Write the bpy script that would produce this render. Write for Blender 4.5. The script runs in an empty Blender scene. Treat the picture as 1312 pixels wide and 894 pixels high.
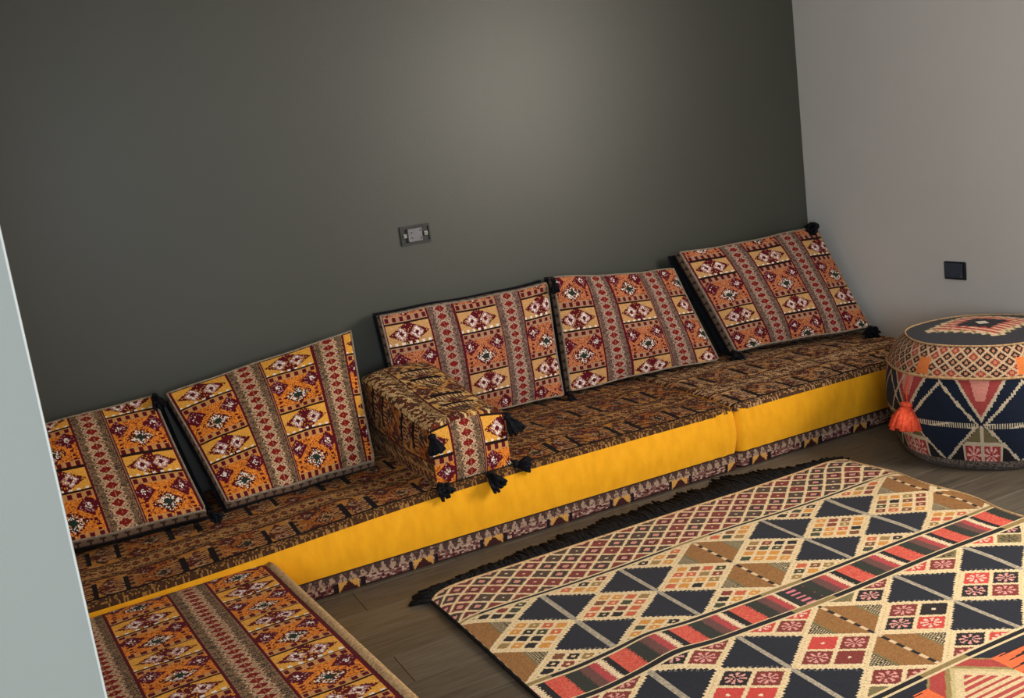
import bpy, bmesh, math, random
import numpy as np
from mathutils import Matrix, Vector

random.seed(7)
rng = np.random.default_rng(11)
SC = bpy.context.scene
COL = SC.collection

# ------------------------------------------------------------------ camera
H_CAM = 1.55
F_PX, CX, CY = 1313.0, 656.0, 447.0
_x = np.array([3500 - CX, -195 - CY, F_PX]); _x /= np.linalg.norm(_x)
_d = np.array([1513 - CX, 6925 - CY, F_PX]); _d -= _x * (_d @ _x); _d /= np.linalg.norm(_d)
_z = -_d
_y = np.cross(_z, _x)
if _y[2] < 0:
    _y = -_y
RM = np.stack([_x, _y, _z])          # world axes in camera (right, down, forward)
cam = bpy.data.cameras.new('camera')
cam.sensor_width = 36.0
cam.lens = 36.0 * F_PX / 1312.0
cam.clip_start = 0.02
co = bpy.data.objects.new('camera', cam)
COL.objects.link(co)
m4 = Matrix.Identity(4)
for i in range(3):
    m4[i][0] = RM[i, 0]
    m4[i][1] = -RM[i, 1]
    m4[i][2] = -RM[i, 2]
m4[2][3] = H_CAM
co.matrix_world = m4
SC.camera = co

# ------------------------------------------------------------------ world, lights, exposure
SC.view_settings.view_transform = 'Standard'
SC.view_settings.look = 'None'
SC.view_settings.gamma = 1.0
SC.view_settings.exposure = 0.75
w = bpy.data.worlds.new('world')
SC.world = w
w.use_nodes = True
bg = w.node_tree.nodes['Background']
bg.inputs[0].default_value = (0.75, 0.86, 1.0, 1)
bg.inputs[1].default_value = 1.2


def area(name, loc, target, sx, sy, power, col):
    l = bpy.data.lights.new(name, 'AREA')
    l.shape = 'RECTANGLE'
    l.size, l.size_y = sx, sy
    l.energy = power
    l.color = col
    o = bpy.data.objects.new(name, l)
    COL.objects.link(o)
    d = Vector(target) - Vector(loc)
    o.matrix_world = Matrix.Translation(loc) @ d.to_track_quat('-Z', 'Z').to_matrix().to_4x4()
    return o


# daylight through the window of the right wall (out of the frame) and through the rear opening
area('window_daylight', (4.34, 1.0, 1.98), (2.4, 3.0, 0.7), 1.3, 1.36, 90, (1.0, 0.91, 0.78))
area('rear_daylight', (-0.4, -2.25, 1.55), (1.6, 3.0, 0.9), 1.8, 1.7, 85, (0.88, 0.95, 1.0))


# ------------------------------------------------------------------ helpers
def lin(c):
    c = np.asarray(c, dtype=float) / 255.0
    return np.where(c <= 0.04045, c / 12.92, ((c + 0.055) / 1.055) ** 2.4)


def tag(o, label=None, cat=None, group=None, kind=None):
    if label: o['label'] = label
    if cat: o['category'] = cat
    if group: o['group'] = group
    if kind: o['kind'] = kind
    return o


def empty(name, loc=(0, 0, 0), rz=0.0):
    o = bpy.data.objects.new(name, None)
    o.location = loc
    o.rotation_euler = (0, 0, rz)
    o.empty_display_size = 0.05
    COL.objects.link(o)
    return o


def link(name, me, mat=None, parent=None, smooth=True):
    if mat: me.materials.append(mat)
    o = bpy.data.objects.new(name, me)
    COL.objects.link(o)
    if parent: o.parent = parent
    if smooth:
        me.polygons.foreach_set('use_smooth', [True] * len(me.polygons))
    return o


def raw_mesh(name, V, Fq, C=None):
    """V (n,3), Fq (m,4) or (m,3), C (m,3) linear face colours"""
    V = np.ascontiguousarray(V, dtype=np.float32)
    Fq = np.ascontiguousarray(Fq, dtype=np.int32)
    me = bpy.data.meshes.new(name)
    k = Fq.shape[1]
    me.vertices.add(len(V)); me.vertices.foreach_set('co', V.ravel())
    me.loops.add(Fq.size); me.loops.foreach_set('vertex_index', Fq.ravel())
    me.polygons.add(len(Fq))
    me.polygons.foreach_set('loop_start', np.arange(0, Fq.size, k, dtype=np.int32))
    if C is not None:
        a = me.attributes.new('weave', 'FLOAT_COLOR', 'FACE')
        rgba = np.ones((len(Fq), 4), dtype=np.float32); rgba[:, :3] = C
        a.data.foreach_set('color', rgba.ravel())
    me.update(calc_edges=True)
    me.validate()
    return me


def grid(nu, nv, fn, closed_u=False):
    """returns V, F, and centre coords (s,t in 0..1) of the faces. fn(s,t)->(...,3)"""
    s = np.linspace(0, 1, nu + 1); t = np.linspace(0, 1, nv + 1)
    S, T = np.meshgrid(s, t, indexing='ij')
    V = fn(S, T).reshape(-1, 3)
    idx = np.arange((nu + 1) * (nv + 1)).reshape(nu + 1, nv + 1)
    Fq = np.stack([idx[:-1, :-1], idx[1:, :-1], idx[1:, 1:], idx[:-1, 1:]], -1).reshape(-1, 4)
    sc = (s[:-1] + s[1:]) / 2; tc = (t[:-1] + t[1:]) / 2
    Sc, Tc = np.meshgrid(sc, tc, indexing='ij')
    return V, Fq, Sc.ravel(), Tc.ravel()


class MB:
    def __init__(self): self.bm = bmesh.new()
    def box(self, a, b, bevel=0.0, seg=2):
        r = bmesh.ops.create_cube(self.bm, size=1.0)
        vs = r['verts']
        for v in vs:
            v.co = Vector([(a[i] + b[i]) / 2 + v.co[i] * (b[i] - a[i]) for i in range(3)])
        if bevel:
            es = list({e for v in vs for e in v.link_edges})
            bmesh.ops.bevel(self.bm, geom=es, offset=bevel, segments=seg, affect='EDGES', profile=0.5)
        return self
    def tube(self, pts, radii, n=8, cap=True):
        rings = []
        for i, p in enumerate(pts):
            p = Vector(p)
            t = (Vector(pts[min(i + 1, len(pts) - 1)]) - Vector(pts[max(i - 1, 0)])).normalized()
            u = t.orthogonal().normalized() if i == 0 else (u - t * u.dot(t)).normalized()
            v = t.cross(u)
            r = radii[i] if hasattr(radii, '__len__') else radii
            rings.append([self.bm.verts.new(p + (u * math.cos(a) + v * math.sin(a)) * r)
                          for a in [2 * math.pi * k / n for k in range(n)]])
        for A, B in zip(rings, rings[1:]):
            for k in range(n):
                self.bm.faces.new((A[k], A[(k + 1) % n], B[(k + 1) % n], B[k]))
        if cap:
            self.bm.faces.new(list(reversed(rings[0]))); self.bm.faces.new(rings[-1])
        return self
    def lathe(self, prof, n=32, wob=None):
        rings = []
        for r, z in prof:
            rings.append([self.bm.verts.new(((r + (wob(k, z) if wob else 0)) * math.cos(2 * math.pi * k / n),
                                             (r + (wob(k, z) if wob else 0)) * math.sin(2 * math.pi * k / n), z)) for k in range(n)])
        for A, B in zip(rings, rings[1:]):
            for k in range(n):
                self.bm.faces.new((A[k], A[(k + 1) % n], B[(k + 1) % n], B[k]))
        self.bm.faces.new(list(reversed(rings[0]))); self.bm.faces.new(rings[-1])
        return self
    def build(self, name, mat, parent=None, smooth=False):
        bmesh.ops.recalc_face_normals(self.bm, faces=self.bm.faces[:])
        me = bpy.data.meshes.new(name)
        self.bm.to_mesh(me); self.bm.free()
        return link(name, me, mat, parent, smooth)


# ------------------------------------------------------------------ materials
def base_mat(name, rough=0.8, spec=0.3):
    m = bpy.data.materials.new(name)
    m.use_nodes = True
    nt = m.node_tree
    b = nt.nodes['Principled BSDF']
    b.inputs['Roughness'].default_value = rough
    b.inputs['Specular IOR Level'].default_value = spec
    return m, nt, b


def noise(nt, scale, detail=3.0, coord='Object', stretch=None):
    tc = nt.nodes.new('ShaderNodeTexCoord')
    n = nt.nodes.new('ShaderNodeTexNoise')
    n.inputs['Scale'].default_value = scale
    n.inputs['Detail'].default_value = detail
    if stretch:
        mp = nt.nodes.new('ShaderNodeMapping')
        mp.inputs['Scale'].default_value = stretch
        nt.links.new(tc.outputs[coord], mp.inputs[0]); nt.links.new(mp.outputs[0], n.inputs['Vector'])
    else:
        nt.links.new(tc.outputs[coord], n.inputs['Vector'])
    return n


def ramp(nt, src, stops):
    r = nt.nodes.new('ShaderNodeValToRGB')
    e = r.color_ramp.elements
    while len(e) < len(stops): e.new(0.5)
    for el, (p, c) in zip(e, stops):
        el.position = p
        el.color = (*lin(c), 1)
    nt.links.new(src, r.inputs[0])
    return r


def bump(nt, b, src, strength, dist=0.002):
    k = nt.nodes.new('ShaderNodeBump')
    k.inputs['Strength'].default_value = strength
    k.inputs['Distance'].default_value = dist
    nt.links.new(src, k.inputs['Height'])
    nt.links.new(k.outputs[0], b.inputs['Normal'])


def mottled(name, c1, c2, scale, rough=0.8, spec=0.3, bstr=0.0, bscale=None, stretch=None, bdist=0.002):
    m, nt, b = base_mat(name, rough, spec)
    n = noise(nt, scale, 4, stretch=stretch)
    r = ramp(nt, n.outputs['Fac'], [(0.3, c1), (0.7, c2)])
    nt.links.new(r.outputs[0], b.inputs['Base Color'])
    if bstr:
        n2 = noise(nt, bscale or scale * 3, 3)
        bump(nt, b, n2.outputs['Fac'], bstr, bdist)
    return m


def woven(name, rough=0.9, spec=0.12, sheen=0.15):
    """cloth: the woven colours come from the threads (face attribute), worn a little by noise"""
    m, nt, b = base_mat(name, rough, spec)
    a = nt.nodes.new('ShaderNodeAttribute'); a.attribute_name = 'weave'
    n = noise(nt, 240, 2)
    mr = nt.nodes.new('ShaderNodeMapRange')
    mr.inputs['From Min'].default_value = 0.3; mr.inputs['From Max'].default_value = 0.7
    mr.inputs['To Min'].default_value = 0.78; mr.inputs['To Max'].default_value = 1.18
    nt.links.new(n.outputs['Fac'], mr.inputs['Value'])
    mx = nt.nodes.new('ShaderNodeVectorMath'); mx.operation = 'SCALE'
    nt.links.new(a.outputs['Color'], mx.inputs[0]); nt.links.new(mr.outputs[0], mx.inputs['Scale'])
    nt.links.new(mx.outputs[0], b.inputs['Base Color'])
    b.inputs['Sheen Weight'].default_value = sheen
    bump(nt, b, n.outputs['Fac'], 0.5, 0.0015)
    return m


M_CLOTH = woven('patterned_cloth', sheen=0.02, spec=0.05)
M_RUG = woven('flatweave_wool', sheen=0.08)
M_POUF = woven('kilim_cover', sheen=0.05)


def m_velvet():
    m, nt, b = base_mat('yellow_velvet', 0.75, 0.2)
    n = noise(nt, 14, 5, stretch=(2.0, 2.0, 0.9))
    r = ramp(nt, n.outputs['Fac'], [(0.2, (214, 146, 8)), (0.55, (226, 157, 14)), (0.85, (232, 166, 26))])
    nt.links.new(r.outputs[0], b.inputs['Base Color'])
    b.inputs['Sheen Weight'].default_value = 0.35
    b.inputs['Sheen Tint'].default_value = (1.0, 0.75, 0.3, 1)
    n2 = noise(nt, 60, 3)
    bump(nt, b, n2.outputs['Fac'], 0.25, 0.003)
    return m


M_VELVET = m_velvet()
M_BLACK = mottled('black_velvet', (14, 15, 20), (26, 28, 36), 60, 0.95, 0.1, 0.3, 300)
M_TASSEL = mottled('black_wool', (12, 13, 17), (30, 30, 36), 90, 0.95, 0.1, 0.4, 400)
M_FRINGE = mottled('black_wool_fringe', (16, 16, 18), (34, 32, 32), 70, 0.95, 0.1)
M_CORAL = mottled('coral_wool', (196, 62, 44), (232, 98, 62), 80, 0.9, 0.15, 0.4, 300)
M_PIPING = mottled('tan_cord', (150, 116, 80), (206, 172, 128), 110, 0.9, 0.1, 0.5, 500)
M_GREYPIPE = mottled('grey_cord', (104, 92, 80), (160, 144, 126), 160, 0.9, 0.1, 0.5, 500)


def m_wall(name, c1, c2, rough, spec, bstr=0.12):
    m, nt, b = base_mat(name, rough, spec)
    n = noise(nt, 1.6, 3)
    r = ramp(nt, n.outputs['Fac'], [(0.3, c1), (0.7, c2)])
    nt.links.new(r.outputs[0], b.inputs['Base Color'])
    n2 = noise(nt, 90, 4)
    bump(nt, b, n2.outputs['Fac'], bstr, 0.002)
    return m


M_DARKWALL = m_wall('dark_grey_paint', (59, 60, 52), (63, 63, 55), 0.43, 0.5)
M_LIGHTWALL = m_wall('warm_grey_paint', (204, 202, 198), (209, 207, 203), 0.6, 0.35)
M_HALLWALL = m_wall('pale_grey_green_paint', (128, 131, 125), (132, 135, 129), 0.6, 0.3)
M_CEIL = m_wall('white_ceiling_paint', (205, 203, 198), (212, 210, 205), 0.8, 0.2)
M_BEAD = mottled('white_corner_bead', (172, 174, 170), (182, 184, 180), 30, 0.6, 0.2)
M_FRAME = mottled('window_frame_paint', (200, 200, 196), (214, 214, 210), 20, 0.4, 0.5)


def m_wood():
    m, nt, b = base_mat('dark_oak_laminate', 0.42, 0.4)
    oi = nt.nodes.new('ShaderNodeObjectInfo')
    n = noise(nt, 5.0, 6, stretch=(1.0, 14.0, 1.0))
    ad = nt.nodes.new('ShaderNodeMath'); ad.operation = 'MULTIPLY_ADD'
    ad.inputs[1].default_value = 0.22; 
    nt.links.new(oi.outputs['Random'], ad.inputs[0]); nt.links.new(n.outputs['Fac'], ad.inputs[2])
    r = ramp(nt, ad.outputs[0], [(0.3, (62, 55, 46)), (0.55, (84, 76, 65)), (0.85, (104, 96, 84))])
    nt.links.new(r.outputs[0], b.inputs['Base Color'])
    bump(nt, b, n.outputs['Fac'], 0.15, 0.001)
    return m


M_WOOD = m_wood()
M_SUB = mottled('underlay', (38, 34, 30), (48, 43, 38), 12, 0.9, 0.1)
M_SOCKDARK = mottled('dark_plastic', (34, 34, 33), (44, 43, 42), 40, 0.5, 0.4)
M_SOCKGREY = mottled('grey_plastic', (104, 102, 104), (118, 116, 118), 40, 0.45, 0.4)
M_METAL = mottled('zinc_metal', (118, 118, 112), (150, 148, 140), 60, 0.35, 0.6)
M_METAL.node_tree.nodes['Principled BSDF'].inputs['Metallic'].default_value = 0.7
M_NAVYPL = mottled('navy_plastic', (46, 60, 74), (54, 68, 84), 30, 0.35, 0.5)
M_NAVYRIM = mottled('dark_rim_plastic', (18, 22, 28), (26, 30, 36), 30, 0.3, 0.5)

# ------------------------------------------------------------------ room
YB, XR, XL = 4.5, 4.0, -0.5
Y0 = -2.3
Z1 = 2.75


def struct(name, mb, mat, smooth=False):
    o = mb.build(name, mat, None, smooth)
    o['kind'] = 'structure'
    return o


fl = MB().box((-2.0, Y0, -0.12), (XR, YB, -0.012)); floor = struct('floor', fl, M_SUB)
PW, PL = 0.192, 1.25
pm_cache = {}
row = 0
y = YB - 0.004
while y > Y0:
    y1 = max(y - PW, Y0)
    off = (row * 0.43) % PL
    x = -2.0 - off
    while x < XR:
        a, b = max(x, -2.0), min(x + PL, XR)
        if b - a > 0.05:
            key = (round(b - a, 3), round(y - y1, 3))
            if key not in pm_cache:
                q = MB().box((0.0008, 0.0008, -0.012), (b - a - 0.0008, y - y1 - 0.0008, 0.0), 0.0012, 1)
                bmesh.ops.recalc_face_normals(q.bm, faces=q.bm.faces[:])
                me = bpy.data.meshes.new('plank'); q.bm.to_mesh(me); q.bm.free(); me.materials.append(M_WOOD)
                pm_cache[key] = me
            o = bpy.data.objects.new('plank', pm_cache[key])
            COL.objects.link(o); o.location = (a, y1, 0); o.parent = floor
        x += PL
    y = y1
    row += 1

struct('wall_back', MB().box((-2.0, YB, -0.12), (XR + 0.3, YB + 0.15, Z1)), M_DARKWALL)
# right wall with a window opening out of the frame
WY0, WY1, WZ0, WZ1 = 0.3, 1.7, 0.95, 2.68
wr = MB()
wr.box((XR, WY1, -0.12), (XR + 0.28, YB, Z1)); wr.box((XR, Y0, -0.12), (XR + 0.28, WY0, Z1))
wr.box((XR, WY0, -0.12), (XR + 0.28, WY1, WZ0)); wr.box((XR, WY0, WZ1), (XR + 0.28, WY1, Z1))
struct('wall_right', wr, M_LIGHTWALL)
wf = MB()
for a, b in (((XR + .2, WY0, WZ0), (XR + .26, WY0 + .05, WZ1)), ((XR + .2, WY1 - .05, WZ0), (XR + .26, WY1, WZ1)),
             ((XR + .2, WY0, WZ0), (XR + .26, WY1, WZ0 + .05)), ((XR + .2, WY0, WZ1 - .05), (XR + .26, WY1, WZ1))):
    wf.box(a, b)
struct('window_1', wf, M_FRAME)
struct('wall_left', MB().box((XL - 0.12, 1.12, -0.12), (XL, YB, Z1)), M_LIGHTWALL)
struct('wall_front', MB().box((-2.0, 1.0, -0.12), (-0.0092, 1.12, Z1)), M_HALLWALL)
bead = MB().box((-0.0106, 0.9990, -0.0), (-0.0086, 1.006, Z1 - .001), 0.0005, 1)
struct('trim_1', bead, M_BEAD)
struct('wall_hall', MB().box((-2.12, Y0, -0.12), (-2.0, 1.0, Z1)), M_HALLWALL)
rw = MB()
RX0, RX1, RZ0, RZ1 = -1.4, 0.6, 0.6, 2.5
rw.box((-2.0, Y0 - .15, -.12), (RX0, Y0, Z1)); rw.box((RX1, Y0 - .15, -.12), (XR + .28, Y0, Z1))
rw.box((RX0, Y0 - .15, -.12), (RX1, Y0, RZ0)); rw.box((RX0, Y0 - .15, RZ1), (RX1, Y0, Z1))
struct('wall_rear', rw, M_HALLWALL)
wf = MB()
for a, b in (((RX0, Y0 - .14, RZ0), (RX0 + .05, Y0 - .09, RZ1)), ((RX1 - .05, Y0 - .14, RZ0), (RX1, Y0 - .09, RZ1)),
             ((RX0, Y0 - .14, RZ0), (RX1, Y0 - .09, RZ0 + .05)), ((RX0, Y0 - .14, RZ1 - .05), (RX1, Y0 - .09, RZ1))):
    wf.box(a, b)
struct('window_2', wf, M_FRAME)
struct('ceiling', MB().box((-2.12, Y0 - .15, Z1), (XR + .28, YB + .15, Z1 + 0.12)), M_CEIL)


# ------------------------------------------------------------------ pattern painters
def paint(C, mask, rgb):
    C[mask] = lin(rgb)


PAL_BRIGHT = dict(gold=(216, 154, 64), orange=(194, 104, 34), orange2=(220, 134, 54), tan=(138, 106, 80), tan_l=(196, 160, 128),
                  maroon=(88, 22, 30), dark=(40, 24, 22), red=(122, 30, 26), green=(40, 52, 44), white=(226, 214, 204),
                  speck=(72, 62, 50), band=(190, 134, 80), pink=(176, 128, 128))
PAL_ROSE = dict(PAL_BRIGHT, gold=(192, 146, 94), orange=(168, 94, 58), orange2=(192, 122, 84), tan=(128, 101, 88),
                tan_l=(176, 146, 128), speck=(80, 62, 56), band=(166, 126, 98))
PAL_BROWN = dict(gold=(172, 116, 50), orange=(142, 78, 30), orange2=(164, 98, 42), tan=(138, 98, 54), tan_l=(178, 132, 80),
                 maroon=(78, 30, 26), dark=(24, 17, 17), red=(98, 40, 26), green=(46, 44, 34), white=(166, 136, 104),
                 speck=(70, 48, 30), band=(150, 104, 54), pink=(128, 86, 66), mottle=(66, 42, 28), edge=1, mot=(0.94, 0.70, 1.5, 2.3))
PAL_BROWN2 = dict(PAL_BROWN, gold=(186, 140, 88), orange=(164, 110, 66), orange2=(182, 132, 82), tan=(170, 132, 90), tan_l=(202, 164, 120), mottle=(82, 55, 40), mot=0.74)
MW, TW, UL = 0.205, 0.13, 0.30
PER = MW + TW


def hashn(a, b):
    v = np.sin(a * 127.1 + b * 311.7) * 43758.5453
    return v - np.floor(v)


def fabric(s, t, pal, cell=0.004, bar=0.010):
    """striped cloth: s runs across the stripes, t along them (metres)"""
    n = len(s)
    C = np.zeros((n, 3)); C[:] = lin(pal['tan'])
    sp = np.mod(s, PER)
    mot = sp < MW
    ic, jc = np.floor(s / cell), np.floor(t / cell)
    h = hashn(ic, jc)
    # ---- tan stripe
    b = sp - MW - TW / 2
    tn = ~mot
    PT = 0.037
    k = np.mod(t, PT) - PT / 2
    zz = np.abs(np.mod(t, 0.02) - 0.01)
    for off in (0.036, 0.045, 0.054):
        paint(C, tn & (np.abs(np.abs(b) - off + zz * 0.9 - 0.004) < 0.0030) & (h > 0.2), pal['speck'])
    dd = np.abs(b) / 0.034 + np.abs(k) / 0.0235
    paint(C, tn & (dd < 1.0) & (dd > 0.74), pal['tan_l'])
    paint(C, tn & (dd < 0.74), pal['red'])
    paint(C, tn & (dd < 0.74) & (dd > 0.6) & (h > .5), pal['maroon'])
    paint(C, tn & (dd < 0.74) & (np.abs(b) < 0.0022) & (h > .4), pal['tan'])
    k2 = np.mod(t + PT / 2, PT) - PT / 2
    d2 = (np.abs(np.abs(b) - 0.026)) / 0.012 + np.abs(k2) / 0.010
    paint(C, tn & (d2 < 1), pal['tan_l'])
    paint(C, tn & (d2 < 0.5), pal['speck'])
    paint(C, tn & (np.abs(np.abs(b) - TW / 2 + 0.003) < 0.0025), pal['maroon'])
    # ---- motif stripe
    a = sp / MW
    tt = np.mod(t, UL)
    A = mot & (tt < 0.195)
    B = mot & ~(tt < 0.195)
    ta = tt / 0.195
    tb = (tt - 0.195) / 0.105
    # block A
    paint(C, A, pal['orange'])
    paint(C, A & (h > 0.55), pal['orange2'])
    paint(C, A & (h < 0.10), pal['maroon'])
    edge = (ta < 0.17) | (ta > 0.84)
    paint(C, A & edge, pal['band'])
    kk = np.mod(a * MW, 0.034) - 0.017
    paint(C, A & edge & (np.abs(kk) < 0.0085) & (np.abs(np.minimum(ta, 1 - ta) - 0.09) < 0.05), pal['maroon'])
    side = np.abs(a - 0.5)
    da = np.abs(side - 0.34) / 0.22 + np.abs(ta - 0.34) / 0.21
    paint(C, A & (da < 1), pal['maroon'])
    paint(C, A & (da < 0.9) & (h > 0.86), pal['pink'])
    paint(C, A & (da < 0.35) & (h > 0.5), pal['white'])
    paint(C, A & (np.abs(side - 0.36 - (ta - 0.45) * 0.1) < 0.03) & (ta > 0.45) & (ta < 0.84) & (np.mod(ta, 0.1) < 0.055), pal['maroon'])
    dm = side / 0.33 + np.abs(ta - 0.63) / 0.27
    paint(C, A & (dm < 1), pal['orange2'])
    paint(C, A & (dm < 0.95) & (h > 0.3), pal['maroon'])
    paint(C, A & (dm < 0.72) & (hashn(ic + 7, jc) > 0.52), pal['white'])
    paint(C, A & (dm < 0.72) & (hashn(ic + 3, jc + 5) > 0.75), pal['green'])
    paint(C, A & (dm < 0.30), pal['green'])
    # block B
    paint(C, B, pal['gold'])
    db = side / 0.46 + np.abs(tb - 0.5) / 0.52
    wb = np.abs(np.mod(a * 3.0, 1.0) - 0.5)
    paint(C, B & (db < 1.0) & (h > 0.12), pal['maroon'])
    for sx in (-0.17, 0.17):
        d4 = np.abs(a - 0.5 - sx) / 0.16 + np.abs(tb - 0.5) / 0.34
        paint(C, B & (d4 < 1) & (h > 0.3), pal['pink'])
        paint(C, B & (d4 < 0.8) & (hashn(ic, jc + 3) > 0.5), pal['white'])
        paint(C, B & (d4 < 0.35), pal['maroon'])
    paint(C, B & (np.abs(tb - 0.93) < 0.06) & (np.mod(a * MW, 0.03) < 0.013), pal['white'])
    # dividing lines
    if 'mottle' in pal:
        # worn flat-woven face: short dark diagonal floats show all over
        fl_ = hashn(np.floor((s + 0.55 * np.mod(t, 0.026)) / 0.009), np.floor(t / 0.026))
        mv = pal.get('mot', 0.84)
        if isinstance(mv, tuple): mv = mv[0] + (mv[1] - mv[0]) * np.clip((t - mv[2]) / (mv[3] - mv[2]), 0, 1)
        paint(C, fl_ > mv, pal['mottle'])
        paint(C, fl_ < 0.07, pal['tan_l'])
    hb = bar / 2
    line = (np.abs(tt - 0.195) < hb) | (tt < hb) | (tt > UL - hb)
    if bar > 0.012:
        line &= side < 0.34
        lad = (np.abs(tt - 0.195 + 0.028) < 0.014) | (np.abs(tt - UL + 0.028) < 0.014)
        paint(C, mot & lad & (side < 0.34) & (np.mod(s, 0.016) < 0.006), pal['tan_l'])
        paint(C, mot & lad & (side < 0.34) & (np.mod(s, 0.016) > 0.011), pal['maroon'])
    paint(C, mot & line, pal['dark'])
    paint(C, mot & ((sp < 0.004) | (sp > MW - 0.004)), pal['maroon'])
    if 'edge' in pal:
        paint(C, (s < 0.045), pal['mottle'])
        paint(C, (s < 0.045) & (np.mod(t + 0.4 * s, 0.02) < 0.008), pal['speck'])
        paint(C, (s < 0.045) & (h > 0.72), pal['tan'])
        paint(C, (s < 0.045) & (s > 0.036), pal['dark'])
    # slight thread variation
    C *= (0.86 + 0.28 * hashn(ic + 31, jc + 17))[:, None]
    return C


# ------------------------------------------------------------------ floor mattresses
def smoothstep(x): x = np.clip(x, 0, 1); return x * x * (3 - 2 * x)


def mattress(name, x0, x1, y0, y1, hfun, strip_h, pal, s0, t0, along='x', rz=0.0, pivot=None, wrinkle_x=None, cell=0.0055, bar=0.02, label='', seed=0):
    """box cushion: patterned top, yellow velvet sides, patterned foot strip. hfun(x,y) top height"""
    root = empty(name, ((x0 + x1) / 2, (y0 + y1) / 2, 0), rz)
    if pivot is not None: root.location = pivot
    cx, cy = (x0 + x1) / 2, (y0 + y1) / 2
    W, D = x1 - x0, y1 - y0
    R = 0.035
    def top(S, T):
        X = x0 + S * W; Y = y0 + T * D
        d = np.minimum(np.minimum(X - x0, x1 - X), np.minimum(Y - y0, y1 - Y))
        q = np.clip(1 - d / R, 0, 1)
        drop = R * 0.75 * (1 - np.sqrt(np.clip(1 - q * q, 0, 1)))
        und = 0.004 * np.sin(X * 5.1 + seed) * np.sin(Y * 7.3 + seed * 2) + 0.003 * np.sin(X * 13.0 + Y * 9)
        Z = hfun(X, Y) - drop + und * np.clip(d / 0.1, 0, 1)
        return np.stack([X - cx, Y - cy, Z], -1)
    V, Fq, Sc, Tc = grid(int(W / cell), int(D / cell), top)
    Xc, Yc = Sc * W, Tc * D
    if along == 'x': C = fabric(Yc + s0, Xc + t0, pal, 0.0055, bar)
    else: C = fabric(Xc + s0, (D - Yc) + t0, pal, 0.0045, bar)
    link('seat_cover', raw_mesh('seat_cover', V, Fq, C), M_CLOTH, root)
    # perimeter path
    pts = []
    r = 0.03
    def seg(p, q, n):
        for i in range(n): pts.append((p[0] + (q[0] - p[0]) * i / n, p[1] + (q[1] - p[1]) * i / n))
    def arc(c, a0):
        for i in range(5):
            a = a0 + math.pi / 2 * i / 5
            pts.append((c[0] + r * math.cos(a), c[1] + r * math.sin(a)))
    cellp = 0.005
    seg((x0 + r, y0), (x1 - r, y0), int((W - 2 * r) / cellp)); arc((x1 - r, y0 + r), -math.pi / 2)
    seg((x1, y0 + r), (x1, y1 - r), int((D - 2 * r) / cellp)); arc((x1 - r, y1 - r), 0)
    seg((x1 - r, y1), (x0 + r, y1), int((W - 2 * r) / cellp)); arc((x0 + r, y1 - r), math.pi / 2)
    seg((x0, y1 - r), (x0, y0 + r), int((D - 2 * r) / cellp)); arc((x0 + r, y0 + r), math.pi)
    P = np.array(pts); nP = len(P)
    nx = np.roll(P, -1, 0) - np.roll(P, 1, 0)
    N = np.stack([nx[:, 1], -nx[:, 0]], -1); N /= np.linalg.norm(N, axis=1)[:, None]
    arcl = np.concatenate([[0], np.cumsum(np.linalg.norm(np.diff(np.vstack([P, P[:1]]), axis=0), axis=1))])
    ht = hfun(P[:, 0], P[:, 1]) - R * 0.72
    def loop(z0, z1, nv, bulge, wr=0.0):
        t = np.linspace(0, 1, nv + 1)
        Zs = z0[:, None] + (z1 - z0)[:, None] * t[None]
        out = bulge * np.sin(np.pi * t)[None] * np.ones((nP, 1))
        if wr:
            ph = arcl[:nP]
            out = out + wr * (np.sin(ph * 37 + 2.1 * np.sin(ph * 7) + seed) * 0.5 + 0.5 * np.sin(ph * 61 + seed))[:, None] * np.sin(np.pi * np.clip(t, 0, 1))[None]
            if wrinkle_x is not None:
                dx = P[:, 0] - wrinkle_x
                g = np.exp(-(dx / 0.12) ** 2) * (P[:, 1] < cy)
                out = out + (0.006 * np.sin(dx * 95)[:, None] * (0.3 + 0.7 * t)[None] * g[:, None])
                Zs = Zs + 0.010 * np.exp(-((dx + 0.02) / 0.05) ** 2)[:, None] * (P[:, 1] < cy)[:, None] * (t ** 3)[None]
        XY = P[:, None, :] + N[:, None, :] * out[..., None]
        V = np.concatenate([XY - np.array([cx, cy]), Zs[..., None]], -1).reshape(-1, 3)
        idx = np.arange(nP * (nv + 1)).reshape(nP, nv + 1)
        nxt = np.roll(idx, -1, 0)
        Fq = np.stack([idx[:, :-1], nxt[:, :-1], nxt[:, 1:], idx[:, 1:]], -1).reshape(-1, 4)
        tc = (t[:-1] + t[1:]) / 2
        ac = arcl[:nP] + cellp / 2
        A, TT = np.meshgrid(ac, tc, indexing='ij')
        return V, Fq, A.ravel(), TT.ravel()
    zs = np.full(nP, strip_h)
    V, Fq, A, TT = loop(zs, ht, 10, 0.012, 0.0025)
    link('side_panel', raw_mesh('side_panel', V, Fq), M_VELVET, root)
    V, Fq, A, TT = loop(np.full(nP, 0.002), zs + 0.001, 12, 0.006)
    ss = TT * strip_h
    # foot strip: row of triangles above a row of blocks
    Cc = np.zeros((len(A), 3)); Cc[:] = lin((132, 106, 86))
    k = np.mod(A, 0.04) / 0.04
    hh = hashn(np.floor(A / 0.010), np.floor(TT * 12))
    tri = TT > 0.46
    q = (TT - 0.46) / 0.54
    paint(Cc, tri & (np.abs(k - 0.5) * 2 < 1 - q), (146, 120, 102))
    paint(Cc, tri & (np.abs(k - 0.5) * 2 >= 1 - q), (64, 48, 44))
    paint(Cc, tri & (hashn(np.floor(A / 0.006), np.floor(TT * 12) + 3) > 0.8), (90, 66, 58))
    paint(Cc, tri & (TT > 0.93), (50, 36, 34))
    blk = ~tri
    u = np.mod(A + 0.02, 0.30)
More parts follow.
